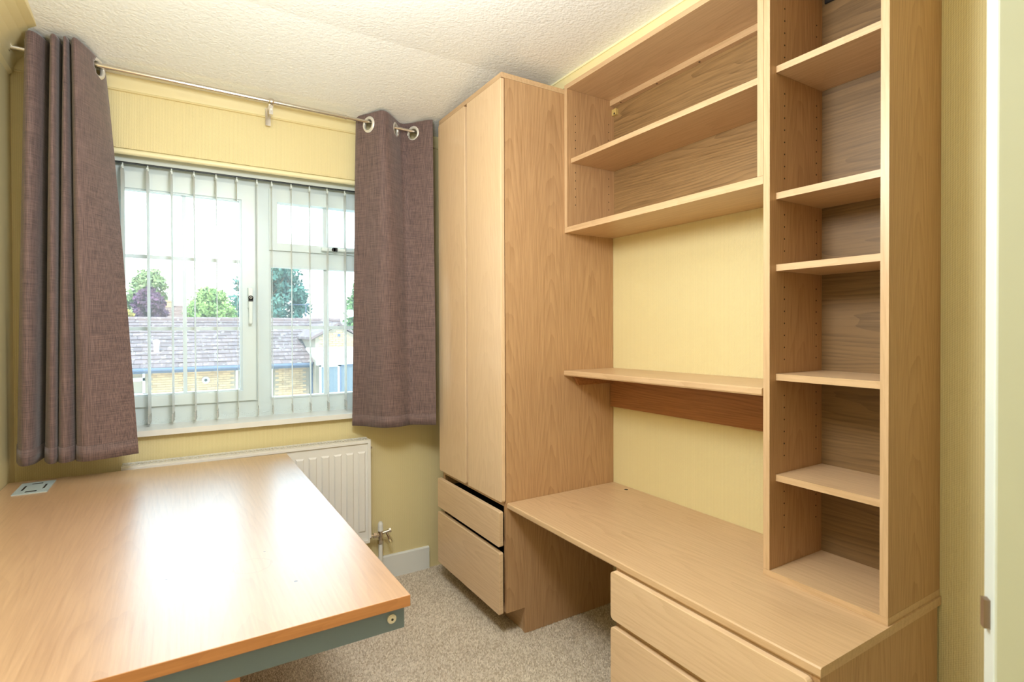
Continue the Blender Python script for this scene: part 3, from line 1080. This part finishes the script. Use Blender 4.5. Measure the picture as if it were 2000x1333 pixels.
BX(bm, 1.7325, 1.734, 1.899, 1.907, 2.292, 2.300)
obj('screw', bm, m_dark, hb)
pegs(wu, UY1 - 0.019, -1, (1.519, 1.715), [z for z in np.arange(1.85, 2.26, 0.036) if abs(z - 2.043) > 0.03])

# ------------------------------------------------------------------ single wall shelf over the worktop
ms = thing('wall_shelf', 'single oak shelf on a dark rail between the wardrobe and the bookcase', 'shelf', (1.61, 1.45, 1.09))
bm = bmesh.new()
PRISM(bm, [(1.468, 1.9395, 1.088), (1.465, 1.9395, 1.093), (1.466, 1.9395, 1.108), (1.470, 1.9395, 1.111), (XR - 0.001, 1.9395, 1.111), (XR - 0.001, 1.9395, 1.088)], (0, -0.963, 0.010))
obj('board', bm, w_shelf, ms)
bm = bmesh.new()
PRISM(bm, [(1.737, 1.9385, 0.930), (1.737, 1.9385, 1.087), (1.737, 0.977, 1.097), (1.737, 0.977, 0.937)], (0.0225, 0, 0))
part_label(obj('back_rail', bm, w_rail, ms, bevel=0.001, seg=1), 'darker reddish wood rail')
bm = bmesh.new()
PRISM(bm, [(1.510, 1.9395, 1.0875), (1.736, 1.9395, 1.0875), (1.736, 1.9395, 1.042), (1.538, 1.9395, 1.042)], (0, -0.018, 0))
part_label(obj('end_batten', bm, w_rail, ms, bevel=0.001, seg=1), 'angled support batten')

# ------------------------------------------------------------------ office desk on the left
dk = thing('office_desk', 'large office desk with glossy beech laminate top and grey steel frame', 'desk', (-0.06, 1.85, 0))
bm = bmesh.new()
T = [(-0.530, 1.083), (0.4135, 1.082), (0.4135, 2.617), (-0.530, 2.652)]
PRISM(bm, [(x, y, 0.7155) for x, y in T], (0, 0, 0.0245))
top = obj('desk_top', bm, [w_top, w_lip], dk, bevel=0.0015, seg=2)
for f in top.data.polygons:
    if f.normal.z < 0.9:
        f.material_index = 1
bm = bmesh.new()
BX(bm, -0.50, 0.405, 1.098, 1.113, 0.666, 0.7155)
BX(bm, 0.390, 0.405, 1.113, 1.17, 0.672, 0.7155)
obj('front_beam', bm, m_grey, dk, bevel=0.002)
bm = bmesh.new()
BX(bm, -0.50, 0.36, 2.54, 2.58, 0.666, 0.7155)
obj('rear_beam', bm, m_grey, dk, bevel=0.002)
bm = bmesh.new()
CYL(bm, (0.377, 1.098, 0.6925), (0.377, 1.094, 0.6925), 0.0095, 20)
CYL(bm, (0.377, 1.094, 0.6925), (0.377, 1.0915, 0.6925), 0.0072, 20)
bo = part_label(obj('bolt', bm, m_ring, dk), 'silver bolt head')
bm = bmesh.new()
CYL(bm, (0.377, 1.0915, 0.6925), (0.377, 1.0912, 0.6925), 0.0028, 6)
obj('socket', bm, m_black, bo)
# timber leg panels set well back under the top
for y0 in (1.19, 2.36):
    box('leg_panel', (-0.47, 0.100, y0, y0 + 0.025, -0.006, 0.7155), w_lip, dk, 0.002)
# square cable port let into the top
bm = bmesh.new()
BX(bm, -0.482, -0.388, 2.436, 2.600, 0.7400, 0.7432)
cp = part_label(obj('cable_port', bm, m_plate, dk, bevel=0.0025), 'grey plastic square cable port')
for (x0, x1, y0, y1) in ((-0.466, -0.460, 2.485, 2.548), (-0.409, -0.403, 2.485, 2.548), (-0.450, -0.420, 2.566, 2.576), (-0.450, -0.420, 2.452, 2.466)):
    bm = bmesh.new()
    BX(bm, x0, x1, y0, y1, 0.7425, 0.7436)
    obj('slot', bm, m_black, cp)

# ------------------------------------------------------------------ open door at the right edge
de = Vector((0.561, -0.828, 0))
dn = Vector((0.828, 0.561, 0))
d0 = Vector((0.8985, 0.2694, -0.001))
do = thing('door_1', 'white painted door standing open, its edge towards the room', 'door', tuple(d0), kind='structure')
bm = bmesh.new()
PRISM(bm, [d0, d0 + de * 0.74, d0 + de * 0.74 + dn * 0.036, d0 + dn * 0.036], (0, 0, 1.98))
obj('leaf', bm, m_door, do, bevel=0.003)
bm = bmesh.new()
q = d0 + dn * 0.018
PRISM(bm, [q - dn * 0.006 + Vector((0, 0, 0.902)), q + dn * 0.006 + Vector((0, 0, 0.902)), q + dn * 0.006 + Vector((0, 0, 0.940)), q - dn * 0.006 + Vector((0, 0, 0.940))], -de * 0.007)
part_label(obj('latch', bm, m_brass, do), 'worn metal latch')

# ------------------------------------------------------------------ outside
GZ = -2.6
bm = bmesh.new()
BX(bm, -60, 90, 4, 320, GZ - 0.3, GZ)
tag(obj('ground', bm, m_grass), 'gardens between the houses outside', 'ground', kind='structure')
bm = bmesh.new()
pr = [(-400, GZ)]
for i in range(41):
    xx = -300 + i * 20
    pr.append((xx, 9.5 + 3.6 * math.sin(i * 0.55) + 1.8 * math.sin(i * 1.3 + 1)))
pr.append((520, GZ))
PRISM(bm, [(a, 420, z) for a, z in pr], (0, 40, 0))
tag(obj('hills', bm, m_hill), 'low hazy hills on the far horizon', 'hills', kind='structure')

bg_ = thing('bungalow', 'buff brick bungalow with mauve tiled roof and pale lean-to beyond the window', 'house', (1.0, 22.0, GZ))
wl = box('wall', (-6.0, 3.93, 20.0, 27.9, GZ, 0.16), m_mortar, bg_, 0)
bm = bmesh.new()
BX(bm, -0.004, -0.004 + 0.215, -0.02, 0.05, 0, 0.065)
bm_me = bpy.data.meshes.new('brick')
bm.to_mesh(bm_me)
bm.free()
bm_me.materials.append(m_brick)
nb = 0
for r in range(13):
    z = 0.045 - 0.075 * (r + 1)
    x = -1.45 + (0.1125 if r % 2 else 0)
    while x < 3.71 and nb < 299:
        inwin = (x + 0.21 > -1.40 and x < -0.85 and z < 0.06 and z > -0.72) or (x + 0.21 > 1.60 and x < 2.76)
        if not inwin:
            o = bpy.data.objects.new('brick', bm_me)
            C.objects.link(o)
            o.parent = wl
            o.location = Vector((x, 19.996 + random.uniform(-0.004, 0.004), z)) - wpos(wl)
            nb += 1
        x += 0.225
bm = bmesh.new()
for r in range(38):
    z = 0.045 - 0.075 * (r + 1)
    x = -5.95 + (0.1125 if r % 2 else 0)
    while x < 3.71:
        inwin = (x + 0.21 > -1.40 and x < -0.85 and z > -0.72) or (x + 0.21 > 1.60 and x < 2.76 and z > -1.2)
        if not inwin and not (r < 13 and x >= -1.5):
            BX(bm, x, x + 0.215, 19.976, 20.0, z, z + 0.065)
        x += 0.225
o = obj('brick_courses', bm, m_brick, wl)
o['kind'] = 'stuff'


def outwin(x0, x1, z0, z1, splits, tz):
    bm = bmesh.new()
    t = 0.06
    BX(bm, x0, x1, 19.95, 20.03, z0, z0 + t)
    BX(bm, x0, x1, 19.95, 20.03, z1 - t, z1)
    for k in [x0, x1 - t] + [x0 + (x1 - x0) * s - t / 2 for s in splits]:
        BX(bm, k, k + t, 19.95, 20.03, z0, z1)
    if tz:
        BX(bm, x0, x1, 19.95, 20.03, tz - 0.05, tz + 0.05)
    f = obj('window', bm, m_pvc, bg_)
    bm = bmesh.new()
    BX(bm, x0 + 0.02, x1 - 0.02, 20.005, 20.02, z0 + 0.02, z1 - 0.02)
    part_label(obj('pane', bm, m_pane_dark, f), 'dark glass')


outwin(-1.40, -0.86, -0.70, 0.04, [], -0.22)
outwin(1.62, 2.75, -1.2, 0.0, [0.5], None)
# roof slab, tiles in rows up the slope
EY, EZ, RY_, RZ_ = 19.62, 0.10, 24.0, 1.64
bm = bmesh.new()
PRISM(bm, [(-6.3, EY, EZ), (-6.3, RY_, RZ_), (-6.3, 28.4, EZ), (-6.3, 28.4, EZ - 0.1), (-6.3, EY + 0.25, EZ - 0.06)], (12.3, 0, 0))
rf = obj('roof', bm, m_tile, bg_)
sl_ = Vector((0, RY_ - EY, RZ_ - EZ))
LEN = sl_.length
sd = sl_.normalized()
nn = Vector((0, -sd.z, sd.y))
GA = LEN / 13
th = math.atan2(sd.z, sd.y)


def tile_bm(bm, off=Vector((0, 0, 0)), wdt=0.322, tilt=0.045):
    c = [Vector((0, 0, 0)), Vector((wdt, 0, 0)), Vector((wdt, 0, 0)) + sd * (GA + 0.06), sd * (GA + 0.06)]
    a = [c[0] + nn * (tilt - 0.022), c[1] + nn * (tilt - 0.022), c[2] + nn * 0.002, c[3] + nn * 0.002]
    b = [c[0] + nn * tilt, c[1] + nn * tilt, c[2] + nn * 0.016, c[3] + nn * 0.016]
    vs = [bm.verts.new(p + off) for p in a + b]
    for f in ((3, 2, 1, 0), (4, 5, 6, 7), (0, 1, 5, 4), (1, 2, 6, 5), (2, 3, 7, 6), (3, 0, 4, 7)):
        bm.faces.new([vs[i] for i in f])


bm = bmesh.new()
tile_bm(bm)
tme = bpy.data.meshes.new('roof_tile')
bm.to_mesh(tme)
bm.free()
tme.materials.append(m_tile)
rest = bmesh.new()
nt_ = 0
for r in range(13):
    for c in range(36):
        x = -6.25 + c * 0.33 + (0.165 if r % 2 else 0)
        p = Vector((x, EY, EZ)) + sd * (GA * r) + nn * 0.004
        if x + 0.33 > 6.0:
            continue
        if -2.15 < x < 4.75 and nt_ < 299:
            o = bpy.data.objects.new('roof_tile', tme)
            C.objects.link(o)
            o.parent = rf
            o.location = p - wpos(rf) + nn * random.uniform(-0.004, 0.006)
            nt_ += 1
        else:
            tile_bm(rest, p)
o = obj('tile_rows', rest, m_tile, rf)
o['kind'] = 'stuff'
bm = bmesh.new()
for c in range(27):
    x = -6.3 + c * 0.456
    CYL(bm, (x, RY_, RZ_ + 0.0), (x + 0.45, RY_, RZ_ + 0.0), 0.13, 10, 0.12)
o = obj('ridge_tiles', bm, m_tile, rf)
bm = bmesh.new()
CYL(bm, (-6.3, EY - 0.03, 0.075), (3.95, EY - 0.03, 0.075), 0.06, 10)
BX(bm, -6.3, 3.93, EY + 0.02, EY + 0.05, -0.03, 0.12)
obj('gutter', bm, m_lead, bg_)
bm = bmesh.new()
CYL(bm, (3.99, 19.85, 0.05), (3.99, 19.85, GZ), 0.045, 10)
obj('downpipe', bm, m_lead, bg_)
bm = bmesh.new()
CYL(bm, (0.755, 19.985, -0.33), (0.755, 19.93, -0.33), 0.11, 20)
vp = part_label(obj('flue_terminal', bm, m_plate, bg_), 'round grey flue')
bm = bmesh.new()
CYL(bm, (0.755, 19.93, -0.33), (0.755, 19.90, -0.33), 0.045, 14)
obj('flue_mouth', bm, m_black, vp)
bm = bmesh.new()
BX(bm, -0.78, -0.45, 20.80, 21.00, 0.49, 0.56)
CYL(bm, (-0.585, 20.95, 0.5), (-0.585, 20.95, 0.86), 0.075, 14)
bmesh.ops.create_uvsphere(bm, u_segments=12, v_segments=8, radius=0.10, matrix=Matrix.Translation((-0.585, 20.95, 0.88)))
part_label(obj('roof_vent', bm, m_white, bg_), 'white roof vent with domed cowl')

gb = bg_
bm = bmesh.new()
PRISM(bm, [(4.02, 19.4, GZ), (4.02, 19.4, 0.98), (4.78, 19.4, 1.40), (5.62, 19.4, 0.93), (5.62, 19.4, GZ)], (0, 5.0, 0))
gw = obj('gable_wall', bm, m_mortar, gb)
bm = bmesh.new()
for r in range(14):
    z = 0.42 + 0.075 * r
    half0, half1 = 4.03 if z < 0.9 else 4.03 + (z + 0.07 - 0.98) / 0.553, 5.60 if z < 0.85 else 5.60 - (z + 0.07 - 0.93) / 0.56
    x = 4.03 + (0.11 if r % 2 else 0)
    while x + 0.215 < half1:
        if x > half0:
            BX(bm, x, x + 0.215, 19.378, 19.4, z, z + 0.065)
        x += 0.225
o = obj('brick_courses', bm, m_brick, gw)
o['kind'] = 'stuff'
for a, b in (((3.88, 0.93), (4.78, 1.43)), ((5.75, 0.89), (4.78, 1.43))):
    bm = bmesh.new()
    PRISM(bm, [(a[0], 19.30, a[1]), (b[0], 19.30, b[1]), (b[0], 19.30, b[1] + 0.09), (a[0], 19.30, a[1] + 0.09)], (0, 5.5, 0))
    obj('gable_roof', bm, m_tile, gb)
bm = bmesh.new()
BX(bm, 4.76, 4.86, 19.365, 19.38, 1.03, 1.12)
part_label(obj('air_brick', bm, m_lead, gb), 'small dark air brick')
bm = bmesh.new()
PRISM(bm, [(3.70, 17.7, 0.27), (3.70, 17.7, 0.33), (3.70, 19.37, 0.66), (3.70, 19.37, 0.60)], (2.3, 0, 0))
obj('lean_to_roof', bm, m_ply, gb)
bm = bmesh.new()
BX(bm, 3.70, 6.0, 17.68, 17.80, 0.16, 0.28)
obj('lean_to_beam', bm, m_pvc, gb)
for k in range(4):
    x = 3.80 + k * 0.62
    bm = bmesh.new()
    for a, b, z0, z1 in ((x, x + 0.05, GZ, 0.16), (x + 0.56, x + 0.61, GZ, 0.16), (x, x + 0.61, GZ, GZ + 0.1), (x, x + 0.61, 0.10, 0.16)):
        BX(bm, a, b, 17.72, 17.78, z0, z1)
    gd = obj('glass_door', bm, m_pvc if k == 0 else m_lead, gb)
    bm = bmesh.new()
    BX(bm, x + 0.05, x + 0.56, 17.745, 17.755, GZ + 0.1, 0.10)
    part_label(obj('pane', bm, m_pane_dark, gd), 'dark glass')


def tree(name, label, x, y, z0, z1, w, shape, m, n, leaf, seed, trunk=True):
    r = np.random.default_rng(seed)
    t = thing(name, label, 'tree', (x, y, GZ))
    bm = bmesh.new()
    zt = z0 + (z1 - z0) * 0.75
    CYL(bm, (x, y, GZ), (x, y, zt), 0.16, 8, 0.04)
    for i in range(10):
        a = r.uniform(0, 6.28)
        zb = r.uniform(z0, zt)
        CYL(bm, (x, y, zb), (x + math.cos(a) * w * 0.35, y + math.sin(a) * w * 0.35, zb + w * 0.25), 0.05, 5, 0.015)
    obj('trunk', bm, m_bark, t)
    # clusters of leaf quads
    k = 120
    cz = r.uniform(0, 1, k) ** (1.3 if shape == 'cone' else 0.9)
    if shape == 'cone':
        rad = (1 - cz) ** 0.75 * 0.5 * w + 0.05 * w
    else:
        rad = np.sqrt(np.clip(1 - (2 * cz - 1) ** 2, 0.05, 1)) * 0.5 * w
    a = r.uniform(0, 6.28, k)
    rr = np.sqrt(r.uniform(0.05, 1, k)) * rad * 0.85
    ctr = np.stack([x + rr * np.cos(a), y + rr * np.sin(a), z0 + cz * (z1 - z0)], 1)
    sz = w * r.uniform(0.07, 0.15, k)
    idx = r.integers(0, k, n)
    d = r.normal(size=(n, 3))
    d /= np.linalg.norm(d, axis=1)[:, None]
    p = ctr[idx] + d * (sz[idx] * r.uniform(0.3, 1, n) ** 0.5)[:, None]
    e1 = r.normal(size=(n, 3))
    e1 /= np.linalg.norm(e1, axis=1)[:, None]
    e2 = np.cross(e1, d + 0.01)
    e2 /= np.linalg.norm(e2, axis=1)[:, None]
    s = leaf * 1.35 * r.uniform(0.5, 1.3, n)[:, None]
    V = np.stack([p - e1 * s, p + e2 * s * 0.45, p + e1 * s, p - e2 * s * 0.45], 1).reshape(-1, 3)
    me = bpy.data.meshes.new('foliage')
    me.vertices.add(4 * n)
    me.vertices.foreach_set('co', (V - np.array([x, y, GZ])).ravel())
    me.loops.add(4 * n)
    me.loops.foreach_set('vertex_index', np.arange(4 * n, dtype=np.int32))
    me.polygons.add(n)
    me.polygons.foreach_set('loop_start', (np.arange(n) * 4).astype(np.int32))
    me.update(calc_edges=True)
    me.materials.append(m)
    o = bpy.data.objects.new('foliage', me)
    C.objects.link(o)
    o.parent = t
    o['kind'] = 'stuff'
    return t


L_pur = leafy('purple_leaves', lin(112, 72, 92), lin(74, 56, 78))
L_olive = leafy('olive_leaves', lin(130, 140, 92), lin(104, 120, 84))
L_lime = leafy('lime_leaves', lin(134, 158, 86), lin(104, 134, 76))
L_con = leafy('blue_green_needles', lin(78, 112, 98), lin(52, 86, 82))
L_fir = leafy('green_needles', lin(106, 130, 76), lin(74, 104, 70))
L_yel = leafy('yellow_leaves', lin(190, 170, 90), lin(160, 146, 80))
tree('purple_tree', 'dark purple leaved tree behind the bungalow roof', -1.35, 36, 0.2, 3.45, 2.0, 'round', L_pur, 8000, 0.10, 1)
tree('broadleaf_tree', 'pale olive green broadleaf tree, tallest at the left of the view', -2.1, 55, 0.5, 6.0, 4.2, 'round', L_olive, 9000, 0.15, 2)
tree('yellow_shrub', 'small yellow shrub beside the purple tree', -2.0, 30, 0.6, 2.15, 0.9, 'round', L_yel, 1500, 0.06, 3)
tree('lime_tree', 'rounded light green tree in the middle of the left pane', 1.7, 38, 0.0, 3.6, 3.2, 'round', L_lime, 11000, 0.10, 4)
tree('conifer', 'large dense blue green conifer behind the window mullion', 6.1, 45, -0.5, 6.5, 5.6, 'round', L_con, 16000, 0.15, 5)
tree('fir_tree', 'spiky green fir beside the right curtain', 11.8, 40, -0.2, 5.2, 4.0, 'cone', L_fir, 11000, 0.13, 6)


def house(name, label, x0, x1, y, ez, rz, chimney=None):
    t = thing(name, label, 'house', ((x0 + x1) / 2, y + 3, GZ))
    box('wall', (x0 + 0.2, x1 - 0.2, y + 0.3, y + 6, GZ, ez + 0.05), m_render_wall, t, 0)
    bm = bmesh.new()
    PRISM(bm, [(x0, y, ez), (x0, y + 3, rz), (x0, y + 6.3, ez)], (x1 - x0, 0, 0))
    r = obj('roof', bm, m_slate, t)
    bm = bmesh.new()
    d = Vector((0, 3, rz - ez))
    rows = 14
    for i in range(rows):
        p = Vector((x0, y, ez)) + d * (i / rows)
        q = Vector((x0, y, ez)) + d * ((i + 1) / rows)
        PRISM(bm, [p + Vector((0, 0, 0.01)), q + Vector((0, 0, 0.01)), p + Vector((0, -0.01, 0.06))], (x1 - x0, 0, 0))
    o = obj('tile_rows', bm, m_slate, r)
    o['kind'] = 'stuff'
    if chimney:
        bm = bmesh.new()
        BX(bm, chimney, chimney + 0.5, y + 2.6, y + 3.2, rz - 0.6, rz + 0.35)
        BX(bm, chimney - 0.04, chimney + 0.54, y + 2.56, y + 3.24, rz + 0.25, rz + 0.32)
        c = obj('chimney', bm, m_brick, t)
        bm = bmesh.new()
        CYL(bm, (chimney + 0.25, y + 2.9, rz + 0.35), (chimney + 0.25, y + 2.9, rz + 0.55), 0.1, 10)
        obj('chimney_pot', bm, m_render_wall, c)


house('far_house', 'far brown roofed house with a chimney beside the purple tree', -1.5, 1.0, 44, 1.6, 3.05, -0.75)
house('distant_house', 'distant house with a pale gable right of the conifer', 8.0, 10.2, 52, 1.4, 2.5)
house('low_house', 'distant orange roofed house left of the fir', 11.6, 14.5, 58, 1.4, 2.2)

an = thing('tv_aerial', 'thin television aerial on a mast above the bungalow ridge', 'aerial', (4.6, 24, 1.775))
bm = bmesh.new()
CYL(bm, (4.6, 24, 1.775), (4.6, 24, 2.36), 0.02, 6)
obj('mast', bm, m_lead, an)
bm = bmesh.new()
CYL(bm, (3.95, 24, 2.30), (4.75, 24, 2.33), 0.012, 6)
for i in range(8):
    CYL(bm, (4.0 + i * 0.1, 23.85, 2.30), (4.0 + i * 0.1, 24.15, 2.32), 0.007, 5)
obj('crossbar', bm, m_lead, an)
ds = thing('satellite_dish', 'pale satellite dish on a post before the fir', 'satellite dish', (7.0, 26, GZ))
bm = bmesh.new()
CYL(bm, (7.2, 26.05, GZ), (7.2, 26.05, 2.5), 0.03, 8)
obj('post', bm, m_plate, ds)
bm = bmesh.new()
c0 = Vector((7.0, 25.95, 2.02))
ax = Vector((-0.25, -1, 0.15)).normalized()
a = ax.orthogonal().normalized()
b = ax.cross(a)
rows = []
for i in range(5):
    rr = 0.19 * i / 4
    rows.append([bm.verts.new(c0 + (a * math.cos(t) + b * math.sin(t)) * rr + ax * (rr * rr * 1.5)) for t in np.linspace(0, 2 * math.pi, 20, endpoint=False)])
for i in range(4):
    for j in range(20):
        if i == 0:
            if j == 0:
                bm.faces.new(rows[1])
        else:
            bm.faces.new((rows[i][j], rows[i][(j + 1) % 20], rows[i + 1][(j + 1) % 20], rows[i + 1][j]))
bmesh.ops.delete(bm, geom=[v for v in bm.verts if not v.link_faces], context='VERTS')
bmesh.ops.solidify(bm, geom=bm.faces[:], thickness=0.012)
CYL(bm, c0, c0 - ax * 0.12 + Vector((0.2, 0, 0)), 0.02, 6)
obj('dish', bm, m_ply, ds)
